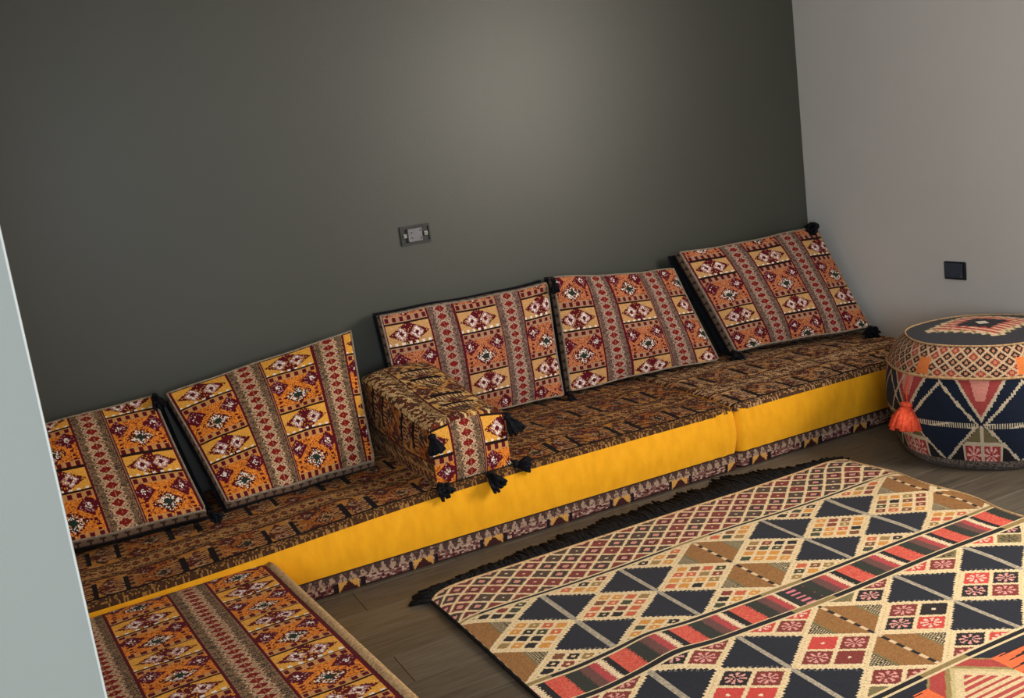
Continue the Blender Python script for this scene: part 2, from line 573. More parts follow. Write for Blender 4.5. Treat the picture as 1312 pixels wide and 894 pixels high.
    paint(Cc, blk, (112, 76, 70))
    paint(Cc, blk & (hh > 0.45), (70, 32, 34))
    paint(Cc, blk & (hh > 0.72), (166, 138, 122))
    paint(Cc, blk & (TT < 0.08), (52, 30, 30))
    gl = blk & (u > 0.06) & (u < 0.14)
    paint(Cc, gl, (188, 138, 70))
    paint(Cc, gl & (np.abs(u - 0.10) < 0.035 * (0.46 - TT) / 0.46 + 0.004), (60, 30, 30))
    paint(Cc, blk & (np.abs(u - 0.05) < 0.009), (34, 24, 26))
    paint(Cc, blk & (np.abs(u - 0.155) < 0.009), (34, 24, 26))
    link('foot_strip', raw_mesh('foot_strip', V, Fq, Cc), M_CLOTH, root)
    # underside
    q = MB().box((x0 - cx + .02, y0 - cy + .02, 0.001), (x1 - cx - .02, y1 - cy - .02, 0.02)); q.build('base_panel', M_BLACK, root)
    tag(root, label, 'mattress')
    return root


def h_main(X, Y):
    base = 0.224 + 0.066 * smoothstep((X + 0.1) / 1.7)
    crown = 0.018 * np.sin(np.pi * np.clip((Y - 3.56) / 0.92, 0, 1))
    return base + crown


SEAM = 2.672
mattress('floor_mattress', -0.46, SEAM - 0.004, 3.56, 4.475, h_main, 0.078, PAL_BROWN, 0.008, 0.03, 'x', wrinkle_x=SEAM - 0.03, bar=0.02, seed=1.0,
         label='long mustard velvet sided floor mattress under the three leftmost back cushions')
mattress('floor_mattress', SEAM + 0.004, XR - 0.012, 3.56, 4.475, h_main, 0.075, PAL_BROWN2, 0.008, 0.13, 'x', wrinkle_x=SEAM + 0.03, bar=0.02, seed=2.4,
         label='short mustard velvet sided floor mattress in the corner beside the pouf')


def h_bench(X, Y):
    e = np.minimum((Y - 1.55) / 0.2, 1)
    f = np.clip((3.53 - Y) / 0.14, 0, 1)
    return 0.172 + 0.03 * np.sqrt(np.clip(1 - (1 - f) ** 2, 0, 1)) + 0.006 * np.sin(np.pi * np.clip((X + 0.36) / 0.98, 0, 1))


bx0, bx1, by0, by1 = -0.36, 0.635, 1.50, 3.53
bench = mattress('floor_mattress', bx0, bx1, by0, by1, h_bench, 0.06, PAL_BRIGHT,
                 s0=0.245, t0=0.02, along='y', rz=math.radians(4.4), pivot=(0.160, 2.545, 0), bar=0.008, cell=0.0045,
                 label='gold and maroon striped floor mattress running towards the viewer at lower left')
# tan piping along the bench's right edge and far end
mb = MB()
W2, D2 = (bx1 - bx0) / 2, (by1 - by0) / 2
pp = [(W2 - 0.006, -D2 + 0.05 + i * (2 * D2 - 0.1) / 40) for i in range(41)]
mb.tube([(x, y, float(h_bench(np.array(x + (bx0 + bx1) / 2), np.array(y + (by0 + by1) / 2))) - 0.010) for x, y in pp], 0.017, 8)
o = mb.build('piping', M_PIPING, bench, True)


# ------------------------------------------------------------------ tassels
def tassel_mesh(name, mat, length, parent, loc, direction, fat=1.0, strands=22):
    mb = MB()
    d = Vector(direction).normalized()
    u = d.orthogonal().normalized(); v = d.cross(u)
    loc = Vector(loc)
    R0 = 0.013 * fat
    mb.tube([loc, loc + d * 0.012], 0.003, 6)
    mb.tube([loc + d * 0.008, loc + d * 0.014, loc + d * 0.024, loc + d * 0.032], [R0 * .4, R0, R0, R0 * .55], 10)
    rr = random.Random(name + str(loc))
    for i in range(strands):
        a = 2 * math.pi * i / strands + rr.uniform(-.2, .2)
        k = rr.uniform(0.25, 1.0)
        e = (u * math.cos(a) + v * math.sin(a)) * 0.030 * fat * k
        st = loc + d * 0.028 + e * 0.2
        L = length * rr.uniform(0.88, 1.0)
        mb.tube([st, loc + d * (0.028 + L * 0.4) + e * 0.75, loc + d * L + e], [0.005 * fat, 0.0075 * fat, 0.0055 * fat], 5)
    return mb.build(name, mat, parent, True)


# ------------------------------------------------------------------ back cushions
def cushion(label, TL, TR, BL, BR, s0, t0, pal, e=0.044, bulge=0.045, tassels='', group=None, seed=0.0, bow=0.005, fat=1.2, flange=(0.010, 0.010), dirs=None, fold=0.0):
    TL, TR, BL, BR = [np.array(p, float) for p in (TL, TR, BL, BR)]
    base = (BL + BR) / 2
    root = empty('back_cushion', tuple(base))
    tag(root, label, 'cushion', group)
    TL, TR, BL, BR = TL - base, TR - base, BL - base, BR - base
    W = (np.linalg.norm(TR - TL) + np.linalg.norm(BR - BL)) / 2
    Hh = (np.linalg.norm(TL - BL) + np.linalg.norm(TR - BR)) / 2
    xd = (TR - TL) + (BR - BL); xd /= np.linalg.norm(xd)
    yd = (BL - TL) + (BR - TR); yd -= xd * (yd @ xd); yd /= np.linalg.norm(yd)
    n = np.cross(yd, xd)
    if n[1] > 0: n = -n
    def prof(S, T):
        return (1 - np.abs(2 * S - 1) ** 3.2) * (1 - np.abs(2 * T - 1) ** 3.2)
    def base_pt(S, T):
        B = ((1 - S) * (1 - T))[..., None] * TL + (S * (1 - T))[..., None] * TR + ((1 - S) * T)[..., None] * BL + (S * T)[..., None] * BR
        wob = 0.003 * np.sin(7 * S + seed) + 0.0015 * np.sin(17 * S + 2 * seed)
        B = B + xd * (bow * np.sin(np.pi * T) * (1 - 2 * S))[..., None]
        B = B + yd * ((bow * np.sin(np.pi * S) * (1 - 2 * T)) + wob * (1 - 2 * T))[..., None]
        return B
    def front(S, T):
        b = bulge * prof(S, T) * (1 + 0.12 * np.sin(5 * S + seed) * np.sin(4 * T + seed)) + 0.003 * np.sin(20 * S + 9 * T + seed) * prof(S, T)
        if fold: b = b - fold * np.exp(-((S + 0.25 * T - 0.42) / 0.05) ** 2) * T * prof(S, T)
        return base_pt(S, T) + n * (e + b)[..., None]
    def back(S, T):
        fl2 = np.interp(S, [0, .5, 1], [-flange[0], 0, flange[1]])
        ex = xd * fl2[..., None] - yd * (0.012 * (1 - T) ** 4)[..., None]
        return base_pt(S, T) + ex - n * (e + 0.25 * bulge * prof(S, T))[..., None]
    V, Fq, Sc, Tc = grid(int(W / 0.0042), int(Hh / 0.0042), front)
    C = fabric(Sc * W + s0, Tc * Hh + t0, pal, 0.0042)
    link('front_panel', raw_mesh('front_panel', V, Fq, C), M_CLOTH, root)
    V, Fq, Sc, Tc = grid(24, 18, back)
    link('back_panel', raw_mesh('back_panel', V, Fq[:, ::-1]), M_BLACK, root)
    # gusset round the edge
    N1, N2 = int(W / 0.007), int(Hh / 0.007)
    st = [(i / N1, 0.0) for i in range(N1)] + [(1.0, i / N2) for i in range(N2)] + [(1 - i / N1, 1.0) for i in range(N1)] + [(0.0, 1 - i / N2) for i in range(N2)]
    st = np.array(st); nP = len(st)
    Bp = base_pt(st[:, 0], st[:, 1])
    nv = 8
    tt = np.linspace(-1, 1, nv + 1)
    cdir = Bp - Bp.mean(0); cdir -= np.outer(cdir @ n, n); cdir /= np.linalg.norm(cdir, axis=1)[:, None]
    V = Bp[:, None, :] + n * (tt * e)[None, :, None] + cdir[:, None, :] * (0.006 * (1 - tt ** 2))[None, :, None]
    idx = np.arange(nP * (nv + 1)).reshape(nP, nv + 1); nxt = np.roll(idx, -1, 0)
    Fq = np.stack([idx[:, :-1], idx[:, 1:], nxt[:, 1:], nxt[:, :-1]], -1).reshape(-1, 4)
    ii, jj = np.meshgrid(np.arange(nP), (np.arange(nv) + .5) / nv, indexing='ij')
    ii, jj = ii.ravel(), jj.ravel()
    Cg = np.zeros((len(ii), 3)); Cg[:] = lin((66, 48, 42))
    tri = np.abs(np.mod(ii, 6) / 6.0 - 0.5) * 2
    paint(Cg, (jj > 0.55) & (tri < (1 - jj) / 0.45), (136, 112, 94))
    paint(Cg, (jj < 0.4) & (hashn(ii, np.floor(jj * 8)) > 0.5), (96, 50, 42))
    paint(Cg, jj > 0.93, (158, 138, 116))
    paint(Cg, jj < 0.42, (16, 17, 22))
    link('gusset', raw_mesh('gusset', V.reshape(-1, 3), Fq, Cg), M_CLOTH, root)
    mb = MB()
    loop = [Vector(p) for p in (Bp[::3] + n * e)]
    mb.tube(loop + [loop[0]], 0.0045, 6)
    mb.build('piping', M_GREYPIPE, root, True)
    for q in tassels.split():
        p = {'TL': TL, 'TR': TR, 'BL': BL, 'BR': BR}[q]
        sx = -1 if q[1] == 'L' else 1
        sy = -1 if q[0] == 'T' else 1
        if q[0] == 'T': d = n * 0.25 + xd * sx * 0.12 + yd * 0.9
        else: d = xd * sx * 0.25 + n * 0.9 + np.array([0, 0, -0.75])
        if dirs and q in dirs: d = np.array(dirs[q], float)
        p = p + n * (e + (0.012 if q in ('TL', 'TR') else -0.012))
        tassel_mesh('tassel', M_TASSEL, 0.085, root, p + xd * sx * 0.004 + yd * sy * 0.002, d, fat)
    return root, n


cushion('leftmost back cushion, partly hidden by the pale wall edge',
        (-0.46, 4.395, 0.655), (0.378, 4.395, 0.695), (-0.44, 4.03, 0.290), (0.450, 4.00, 0.287),
        s0=0.018, t0=0.24, pal=PAL_BRIGHT, tassels='TR BR', seed=0.3, flange=(0, 0.034), fat=0.95)  # black backing runs wide at right, also painting in the gap's deep shade
cushion('second back cushion from the left, beside the armrest bolster',
        (0.432, 4.385, 0.698), (1.245, 4.395, 0.800), (0.535, 4.00, 0.294), (1.145, 4.00, 0.308),
        s0=-0.008, t0=0.19, pal=PAL_BRIGHT, tassels='', seed=1.7, flange=(0.014, 0.004))
cushion('upright back cushion standing directly behind the armrest bolster',
        (1.388, 4.40, 0.862), (2.240, 4.40, 0.862), (1.420, 4.385, 0.31), (2.225, 4.34, 0.318),
        s0=-0.005, t0=0.15, pal=PAL_ROSE, tassels='', seed=2.9)
cushion('upright back cushion fourth from left, its right end sagging',
        (2.275, 4.395, 0.878), (2.970, 4.395, 0.800), (2.265, 4.335, 0.325), (3.085, 4.24, 0.325),
        s0=0.02, t0=0.04, pal=PAL_ROSE, tassels='TL BL', seed=4.1, fat=0.9)
cushion('large back cushion leaning into the room corner, black tassels at its corners',
        (3.015, 4.385, 0.868), (3.930, 4.395, 0.862), (3.230, 4.28, 0.325), (3.938, 4.05, 0.338),
        s0=-0.012, t0=0.13, pal=PAL_ROSE, tassels='TR BL BR', seed=5.3, fold=0.02, e=0.048, fat=1.45, flange=(0.026, 0.004), dirs=dict(BR=(-0.62, -0.8, -0.30), TR=(-0.8, -0.2, -0.02)))


# ------------------------------------------------------------------ armrest bolster
def bolster():
    x0, x1, y0, y1 = 1.268, 1.590, 3.600, 4.300
    z0 = 0.285
    root = empty('armrest_bolster', ((x0 + x1) / 2, (y0 + y1) / 2, z0))
    tag(root, 'box shaped armrest bolster with black tassels lying across the long mattress', 'bolster')
    W, D = x1 - x0, y1 - y0
    def zt(Y): return 0.243 + 0.10 * smoothstep(Y / D)
    def xo(Y): return -0.035 * (Y / D)
    def o(X, Y, Z): return np.stack([X - W / 2, Y - D / 2, Z], -1)
    R = 0.03
    def top(S, T):
        X = S * W; Y = T * D
        d = np.minimum(np.minimum(X, W - X), np.minimum(Y, D - Y))
        q = np.clip(1 - d / R, 0, 1)
        return o(X + xo(Y), Y, zt(Y) + 0.02 * np.sin(np.pi * S) - R * 0.6 * (1 - np.sqrt(1 - q * q)))
    V, Fq, Sc, Tc = grid(int(W / .0045), int(D / .0045), top)
    pal = dict(PAL_BROWN2, tan=(176, 136, 88), tan_l=(212, 176, 122), gold=(206, 156, 84), orange=(170, 114, 58), orange2=(196, 146, 80), speck=(84, 58, 42), band=(190, 146, 90), mottle=(84, 54, 36), mot=0.72)
    pal.pop('edge')
    C = fabric(Sc * W + 0.24, Tc * D + 0.05, pal, .0045, 0.02)
    link('top_panel', raw_mesh('top_panel', V, Fq, C), M_CLOTH, root)
    ze = 0.018
    def front(S, T):
        X = S * W; Z = T * (zt(0.0) - R * 0.6 + 0.02 * np.sin(np.pi * S))
        b = 0.022 * (1 - np.abs(2 * S - 1) ** 3) * (1 - np.abs(2 * T - 1) ** 3)
        return o(X, 0 * X - b, Z)
    V, Fq, Sc, Tc = grid(int(W / .0042), int(.23 / .0042), front)
    C = fabric(Sc * W + 0.125, (1 - Tc) * 0.225 + 0.19, PAL_BRIGHT, .0042)
    link('front_panel', raw_mesh('front_panel', V, Fq, C), M_CLOTH, root)
    def backp(S, T):
        X = S * W; Z = T * (zt(D) - R * 0.6 + 0.02 * np.sin(np.pi * S))
        return o(X + xo(D), 0 * X + D + 0.012 * (1 - np.abs(2 * S - 1) ** 3) * (1 - np.abs(2 * T - 1) ** 3), Z)
    V, Fq, Sc, Tc = grid(16, 12, backp)
    link('back_panel', raw_mesh('back_panel', V, Fq[:, ::-1]), M_BLACK, root)
    for sgn in (0, 1):
        def side(S, T):
            Y = S * D; Z = T * (zt(Y) - R * 0.6)
            b = 0.018 * (1 - np.abs(2 * S - 1) ** 3) * (1 - np.abs(2 * T - 1) ** 3) * (-1 if sgn == 0 else 1)
            return o(sgn * W + b + xo(Y), Y, Z)
        V, Fq, Sc, Tc = grid(int(D / .0048), int(.25 / .0048), side)
        C = fabric((1 - Tc) * 0.25 + 0.06, Sc * D + 0.05, dict(PAL_BROWN, mot=0.8), .0048, 0.02)
        if sgn == 0: Fq = Fq[:, ::-1]
        link('side_panel', raw_mesh('side_panel', V, Fq, C), M_CLOTH, root)
    h0 = zt(0.0)
    ts = [((-W / 2 + .004, -D / 2 - .012, 0.012), (-0.05, -0.9, -0.20), .075), ((W / 2 - .004, -D / 2 - .012, 0.012), (0.75, -0.5, -0.10), .08),
          ((0.045, -D / 2 - .025, 0.014), (0.1, -0.9, -0.40), .10), ((-W / 2 + 0.002, -D / 2 - .006, h0 - 0.02), (0.1, -0.3, -1), .09),
          ((W / 2 - .002, -D / 2 - .006, h0 - 0.02), (0.5, -0.25, -1), .10)]
    for p, d, L in ts:
        tassel_mesh('tassel', M_TASSEL, L, root, p, d, 1.25)
    return root


bolster()


# ------------------------------------------------------------------ kilim rug
CREAM, NAVY, OLIVE, BROWN = (224, 198, 156), (30, 32, 42), (122, 108, 70), (150, 104, 56)
BRICK, CORAL, GREYT, DKBR = (124, 50, 42), (202, 78, 62), (150, 138, 120), (66, 42, 34)
GRIDCOL = np.array([lin(c) for c in ((206, 140, 62), (128, 54, 40), (34, 28, 28), (150, 120, 70), (196, 96, 60), (64, 66, 44), (206, 140, 62), (120, 72, 44))])
BX, BH = 1.052, 0.1605


def rug_color(X, Y):
    n = len(X)
    C = np.zeros((n, 3)); C[:] = lin(CREAM)
    ic, jc = np.floor(X / .0045), np.floor(Y / .0045)
    h = hashn(ic, jc)
    # ---- band 1 brick lozenges
    b1 = Y > 3.030
    A = (X - 1.06) / 0.050; B = (Y - 3.302) / 0.0445
    P, Q = (A + B) / 2, (A - B) / 2
    fp, fq = np.floor(P), np.floor(Q)
    p, q = P - fp - .5, Q - fq - .5
    m = np.maximum(np.abs(p), np.abs(q))
    hv = hashn(fp * 1.3, fq * 2.1)
    tmp = np.where((hv > 0.4)[:, None], lin(BRICK), lin((78, 58, 46)))
    s = b1 & (m < 0.415)
    C[s] = tmp[s]
    ring = hashn(fp + 5, fq) > 0.45
    paint(C, b1 & ring & (m < 0.27), (36, 22, 22))
    paint(C, b1 & ring & (m < 0.17), (206, 140, 124))
    paint(C, b1 & ~ring & (m < 0.07), (214, 190, 160))
    # ---- wide bands
    for (y1, y0, ym, hy, big) in ((3.018, 2.522, 2.768, 0.125, False), (2.352, 1.868, 2.106, 0.1215, True)):
        w = (Y < y1) & (Y > y0)
        A = (X - BX) / BH; B = (Y - ym) / hy
        P, Q = (A + B) / 2, (A - B) / 2
        fp, fq = np.floor(P), np.floor(Q)
        p, q = P - fp - .5, Q - fq - .5
        par = np.mod(fp + fq, 2)
        m = np.maximum(np.abs(p), np.abs(q))
        dark = w & (par == 1)
        grd = w & (par == 0)
        col = np.round(A / 2)                # column index
        brown = np.mod(col, 3) == 0
        dx = A - 2 * col
        e = np.where(np.abs(p) > np.abs(q), q, p)
        saw = np.abs(np.mod(e * 13, 1) - .5) * 2
        d = .5 - m
        paint(C, dark, NAVY)
        nb = dark & ~brown
        paint(C, nb & (d < 0.006 + 0.036 * saw), CREAM)
        paint(C, nb & (d > 0.03) & (d < 0.075) & (np.abs(p) > np.abs(q)) & (h > 0.55) & (saw > 0.4), (110, 104, 92))
        paint(C, nb & (np.abs(dx) < 0.062), GREYT)
        paint(C, nb & (np.abs(dx) < 0.062) & (h > 0.55), (176, 164, 144))
        bb = dark & brown
        paint(C, bb, BROWN)
        paint(C, bb & (h > 0.6), (138, 94, 50))
        paint(C, bb & (np.abs(dx) > 0.52), OLIVE)
        paint(C, bb & (np.abs(dx) > 0.56) & (np.mod(ic + 2 * jc, 4) < 2), (44, 38, 34))
        paint(C, bb & (np.abs(dx) > 0.56) & (np.mod(ic + 2 * jc, 4) == 2), (214, 190, 150))
        paint(C, bb & (d < 0.03), CREAM)
        if np.any(bb):
            seg = np.mod(Y * 36, 2) < 1
            ln = bb & (np.abs(dx) < 0.042)
            paint(C, ln & seg, (34, 26, 24)); paint(C, ln & ~seg, (214, 186, 146))
        inner = grd & (m < 0.44)
        if not big:
            cp, cq = np.floor((p + .44) / .22), np.floor((q + .44) / .22)
            lp, lq = np.mod(p + .44, .22) / .22 - .5, np.mod(q + .44, .22) / .22 - .5
            mm = np.maximum(np.abs(lp), np.abs(lq))
            kx = np.floor(hashn(cp + 4 * fp + 1.7, cq + 4 * fq + .3) * 8).astype(int) % 8
            s = inner & (mm < 0.37)
            C[s] = GRIDCOL[kx[s]]
            dot = hashn(cp + 9 * fp, cq + 3 * fq) > 0.6
            paint(C, s & dot & (mm < 0.11), (226, 196, 150))
        else:
            cp, cq = np.floor((p + .44) / .44), np.floor((q + .44) / .44)
            lp, lq = np.mod(p + .42, .44) / .44 - .5, np.mod(q + .42, .44) / .44 - .5
            mm = np.maximum(np.abs(lp), np.abs(lq))
            kx = hashn(cp + 2 * fp + 3, cq * 1.7 + 2 * fq)
            s = inner & (mm < 0.43)
            paint(C, s, BRICK)
            paint(C, s & (kx > 0.38), (36, 28, 28)); paint(C, s & (kx > 0.66), (196, 66, 58)); paint(C, s & (kx > 0.86), OLIVE)
            ang = np.arctan2(lq, lp); rr = np.hypot(lp, lq)
            star = s & (rr < 0.34) & (np.cos(ang * 8) > 0.0 + 0.9 * (rr < .1)) 
            plain = hashn(cp + 5 * fp, cq + 7 * fq) > 0.75
            paint(C, star & ~plain & (kx <= 0.66), (214, 150, 140))
            paint(C, star & ~plain & (kx > 0.66), (232, 190, 170))
            paint(C, star & ~plain & (kx > 0.86), (60, 44, 38))
            paint(C, s & plain & (rr < 0.07), (230, 206, 176))
        paint(C, grd & (m > 0.455) & (saw > 0.55) & (m < 0.475), (196, 170, 110))
    # ---- stripe pairs
    near_br = np.abs(np.mod((X - BX) / (2 * BH) + 1.5, 3) - 1.5) < 0.27
    for yc in (3.022, 2.516, 2.362, 1.860):
        s = np.abs(Y - yc) < 0.017
        paint(C, s, (216, 192, 150))
        k = s & (np.abs(Y - yc) < (0.0095 if yc < 3 else 0.006))
        paint(C, k, (24, 21, 22)); paint(C, k & near_br, (142, 118, 74))
    # ---- red band
    r = (Y < 2.499) & (Y > 2.379)
    u = np.mod(X + 0.02, 0.225)
    v = (Y - 2.379) / 0.12
    teeth = np.abs(np.mod(Y / 0.011, 1) - .5) * 2
    uu = u + (teeth - .5) * 0.009
    paint(C, r, (46, 48, 40))
    paint(C, r & (uu < 0.065), CORAL)
    paint(C, r & (uu < 0.065) & (h > 0.6), (212, 98, 78))
    paint(C, r & (uu > 0.115) & (uu < 0.15), (104, 66, 60))
    paint(C, r & (uu > 0.15) & (uu < 0.178), (176, 66, 66))
    paint(C, r & (uu > 0.178) & (uu < 0.200), (226, 200, 164))
    paint(C, r & (uu > 0.200), (30, 26, 26))
    ctr = r & (np.abs(X - 2.02) < 0.05)
    paint(C, ctr, (42, 42, 38))
    paint(C, ctr & (np.abs(X - 2.02) < 0.018) & (np.mod(Y, 0.024) < 0.010), (214, 120, 130))
    # ---- near band
    g = Y < 1.842
    A = (X - BX - 3 * 2 * BH) / 0.24; B = (Y - 1.62) / 0.222
    paint(C, g, (196, 176, 128))
    dd = np.abs(A) + np.abs(B)
    paint(C, g & (dd > 1.0), (150, 128, 78))
    paint(C, g & (dd > 1.08) & (dd < 1.32), (168, 64, 58))
    paint(C, g & (dd > 1.36), NAVY)
    paint(C, g & (dd < 0.93), (214, 190, 146))
    paint(C, g & (dd < 0.80) & (np.mod(Y / 0.022, 1) < 0.5), (176, 70, 66))
    ori = g & (np.abs(np.abs(A) - 0.78) < 0.28) & (Y < 1.81)
    tk = np.mod(Y / 0.03, 1)
    paint(C, ori, (226, 106, 60))
    paint(C, ori & (tk < (np.abs(A) - 0.5) * 1.1), (36, 24, 24))
    C *= (0.9 + 0.2 * hashn(ic + 3, jc + 11))[:, None]
    return C


RX_0, RX_1, RY_0, RY_1 = 1.055, 3.025, 0.80, 3.303


def rug_pos(S, T):
    X = RX_0 + S * (RX_1 - RX_0); Y = RY_0 + T * (RY_1 - RY_0)
    # edges are not quite straight
    Xd = X + 0.022 * (1 - S) ** 3 * (1 - T) * 1.2 + S ** 6 * (-0.02 * np.sin(Y * 16.0) + 0.004) - 0.0
    Xd = Xd - 0.03 * S ** 8 * smoothstep((2.72 - Y) / 0.5)
    Yd = Y - 0.075 * np.exp(-((X - RX_0) / 0.045)) * T ** 8 - 0.05 * np.exp(-((RX_1 - X) / 0.03)) * T ** 8
    Yd = Yd + 0.012 * np.exp(-((X - 1.50) / 0.09) ** 2) * np.exp(-((Y - 2.43) / 0.15) ** 2) - 0.010 * np.exp(-((X - 1.22) / 0.09) ** 2) * np.exp(-((Y - 2.43) / 0.15) ** 2)
    Z = 0.007 + 0.004 * (np.sin(X * 6.3 + 1.0) * np.sin(Y * 4.7) + 1) + 0.010 * np.exp(-((X - 1.48) / 0.10) ** 2 - ((Y - 2.42) / 0.16) ** 2)
    Z = Z + 0.012 * S ** 10 * (np.sin(Y * 16) * .5 + .5)
    return np.stack([Xd, Yd, Z], -1)


nu, nv = int((RX_1 - RX_0) / .0042), int((RY_1 - RY_0) / .0042)
V, Fq, Sc, Tc = grid(nu, nv, rug_pos)
C = rug_color(RX_0 + Sc * (RX_1 - RX_0), RY_0 + Tc * (RY_1 - RY_0))
rug = link('kilim_rug', raw_mesh('kilim_rug', V, Fq, C), M_RUG)
rug.location = (0, 0, 0)
tag(rug, 'large flatwoven rug with navy diamonds, coral band and black fringe on the wood floor', 'rug')
# selvedge cord down both sides
for s_ in (0.0, 1.0):
    T = np.linspace(0, 1, 160)
    P = rug_pos(np.full(160, s_), T)
    mb = MB(); mb.tube([(p[0] + (-.003 if s_ == 0 else .003), p[1], p[2] - 0.002) for p in P], 0.006, 6)
    mb.build('selvedge', M_FRINGE if s_ == 0 else M_PIPING, rug, True)
S = np.linspace(0, 1, 200); P = rug_pos(S, np.ones(200))
mb = MB(); mb.tube([(p[0], p[1] + .002, p[2] - .001) for p in P], 0.006, 6); mb.build('hem', M_PIPING, rug, True)
# black fringe
mb = MB()
NF = 900
FX = np.array([0, .03, .1, .28, .45, .68, .78, .86, .93, 1.0]); FL = np.array([.04, .06, .075, .13, .16, .18, .22, .13, .09, .05])
for i in range(NF):
    s = (i + random.random()) / NF
    p = rug_pos(np.array([s]), np.array([1.0]))[0]
    L = float(np.interp(s, FX, FL)) * random.uniform(.72, 1.0) * (1 + 0.10 * math.sin(s * 61))
    dx = random.uniform(-.035, .035) - (0.05 if s < 0.05 else 0) + (0.04 if s > 0.95 else 0)
    z = random.uniform(.004, .014)
    mb.tube([(p[0], p[1], p[2]), (p[0] + dx * .4, p[1] + L * .45, z + .006), (p[0] + dx, p[1] + L, max(z - .004, .004))], [.0045, .0065, .0045], 4)
fr = mb.build('fringe', M_FRINGE, rug, True)
fr['kind'] = 'stuff'


# ------------------------------------------------------------------ pouf
def pouf(cx, cy, R):
    root = empty('floor_pouf', (cx, cy, 0))
    tag(root, 'round navy kilim pouf with a coral tassel standing by the right wall', 'pouf')
    TH0 = math.radians(195)
    prof_side = [(0.80, 0.0), (0.86, 0.02), (0.90, 0.06), (0.955, 0.14), (0.99, 0.22), (1.0, 0.28), (0.99, 0.34), (0.965, 0.398)]
    prof_top = [(0.965, 0.398), (0.93, 0.438), (0.86, 0.478), (0.76, 0.512)]
    prof_disc = [(0.76, 0.512), (0.70, 0.520), (0.55, 0.531), (0.35, 0.540), (0.15, 0.545), (0.0, 0.518)]
    def mk(prof, nth, nv):
        pr = np.array(prof); L = np.concatenate([[0], np.cumsum(np.hypot(np.diff(pr[:, 0]) * R, np.diff(pr[:, 1])))]); L /= L[-1]
        def fn(S, T):
            r = np.interp(T, L, pr[:, 0]) * R; z = np.interp(T, L, pr[:, 1])
            th = S * 2 * np.pi
            r = r * (1 + 0.012 * np.cos(6 * th + .4))
            return np.stack([r * np.cos(th), r * np.sin(th), z], -1)
        V, Fq, Sc, Tc = grid(nth, nv, fn)
        return V, Fq, Sc * 2 * np.pi, np.interp(Tc, L, pr[:, 0]) * R, np.interp(Tc, L, pr[:, 1])
    # side
    V, Fq, th, r, z = mk(prof_side, 560, 90)
    C = np.zeros((len(th), 3)); C[:] = lin((22, 30, 46))
    NP = 8
    ph = np.mod((th - TH0) / (2 * np.pi) * NP + .5, 1) - .5        # -0.5..0.5 in a panel
    zn = (z - 0.21) / 0.165
    dd = np.abs(ph) / 0.46 + np.abs(zn) / 1.05
    h = hashn(np.floor(th * 120), np.floor(z / .004))
    out = dd > 1.0
    up = zn > 0
    WH_SHADED = (184, 168, 144)  # whites of the side cover, painted darker to stand in for shade
    saw = np.abs(np.mod((ph + 0.3 * zn) * 22, 1) - .5) * 2
    paint(C, (np.abs(dd - 1.0) < 0.025 + 0.05 * saw), WH_SHADED)
    edge = np.abs(np.abs(ph) - .5)
    tri_u = up & (dd > 1.07)
    ww = 0.24 * (zn - 0.22) / 0.8
    paint(C, tri_u & (edge < ww + 0.035 + 0.02 * saw), WH_SHADED)
    paint(C, tri_u & (edge < ww), (150, 62, 60))
    paint(C, tri_u & (edge < ww * 0.45) & (zn > .6), (196, 128, 116))
    paint(C, (zn > 0.0) & (np.abs(ph - 0.42 + 0.36 * (1.05 - zn)) < 0.02) & (np.mod(np.floor((th - TH0) / (2 * np.pi) * NP + .5), 2) == 1), WH_SHADED)
    tri_d = (~up) & (dd > 1.07)
    paint(C, tri_d, (104, 94, 66))
    sq = tri_d & (zn < -0.5)
    paint(C, sq, (150, 56, 56))
    lp = (edge - 0.11) / 0.22; lq = (zn + 0.82) / 0.62
    ang = np.arctan2(lq, lp); rr = np.hypot(lp, lq)
    paint(C, sq & (rr < 0.42) & (np.cos(ang * 8) > 0.1), (214, 160, 150))
    paint(C, tri_d & (np.abs(zn + 0.5) < 0.05), WH_SHADED)
    paint(C, tri_d & (edge < 0.02), WH_SHADED)
    paint(C, sq & (np.abs(edge - .235) < .012), WH_SHADED)
    paint(C, sq & (edge > .25), (30, 26, 30))
    dash = (np.abs(zn + 0.02) < 0.06) & (dd < 0.98)
    kk = np.mod(ph * 34 + zn * 2, 1)
    paint(C, dash & (kk < .6), (190, 178, 156)); paint(C, dash & (kk >= .6), (20, 22, 30))
    paint(C, z < 0.045, (70, 62, 58)); paint(C, (z < 0.045) & (h > .6), (120, 106, 96))
    link('side_cover', raw_mesh('side_cover', V, Fq, C), M_POUF, root)
    # shoulder band
    V, Fq, th, r, z = mk(prof_top, 560, 26)
    C = np.zeros((len(th), 3)); C[:] = lin((150, 112, 84))
    s = np.interp(z, [0.398, 0.512], [0, 1]) * 0.15
    a = th * R * 0.9
    A = a / 0.0265; B = s / 0.0265
    P, Q = (A + B) / 2, (A - B) / 2
    fp, fq = np.floor(P), np.floor(Q)
    m = np.maximum(np.abs(P - fp - .5), np.abs(Q - fq - .5))
    paint(C, m > 0.40, (190, 160, 128))
    hv = hashn(fp, fq)
    paint(C, m < 0.36, (44, 30, 30))
    paint(C, (m < 0.36) & (hv > .78), (150, 60, 50))
    paint(C, m < 0.17, (176, 120, 90))
    k = np.mod((th - TH0) / (2 * np.pi) * 6, 1)
    paint(C, (np.abs(k - .80) < .07) & (np.abs(s - .055) < .04), (206, 116, 62))
    link('shoulder_band', raw_mesh('shoulder_band', V, Fq, C), M_POUF, root)
    # lid: drawn on the flat disc
    N = 150
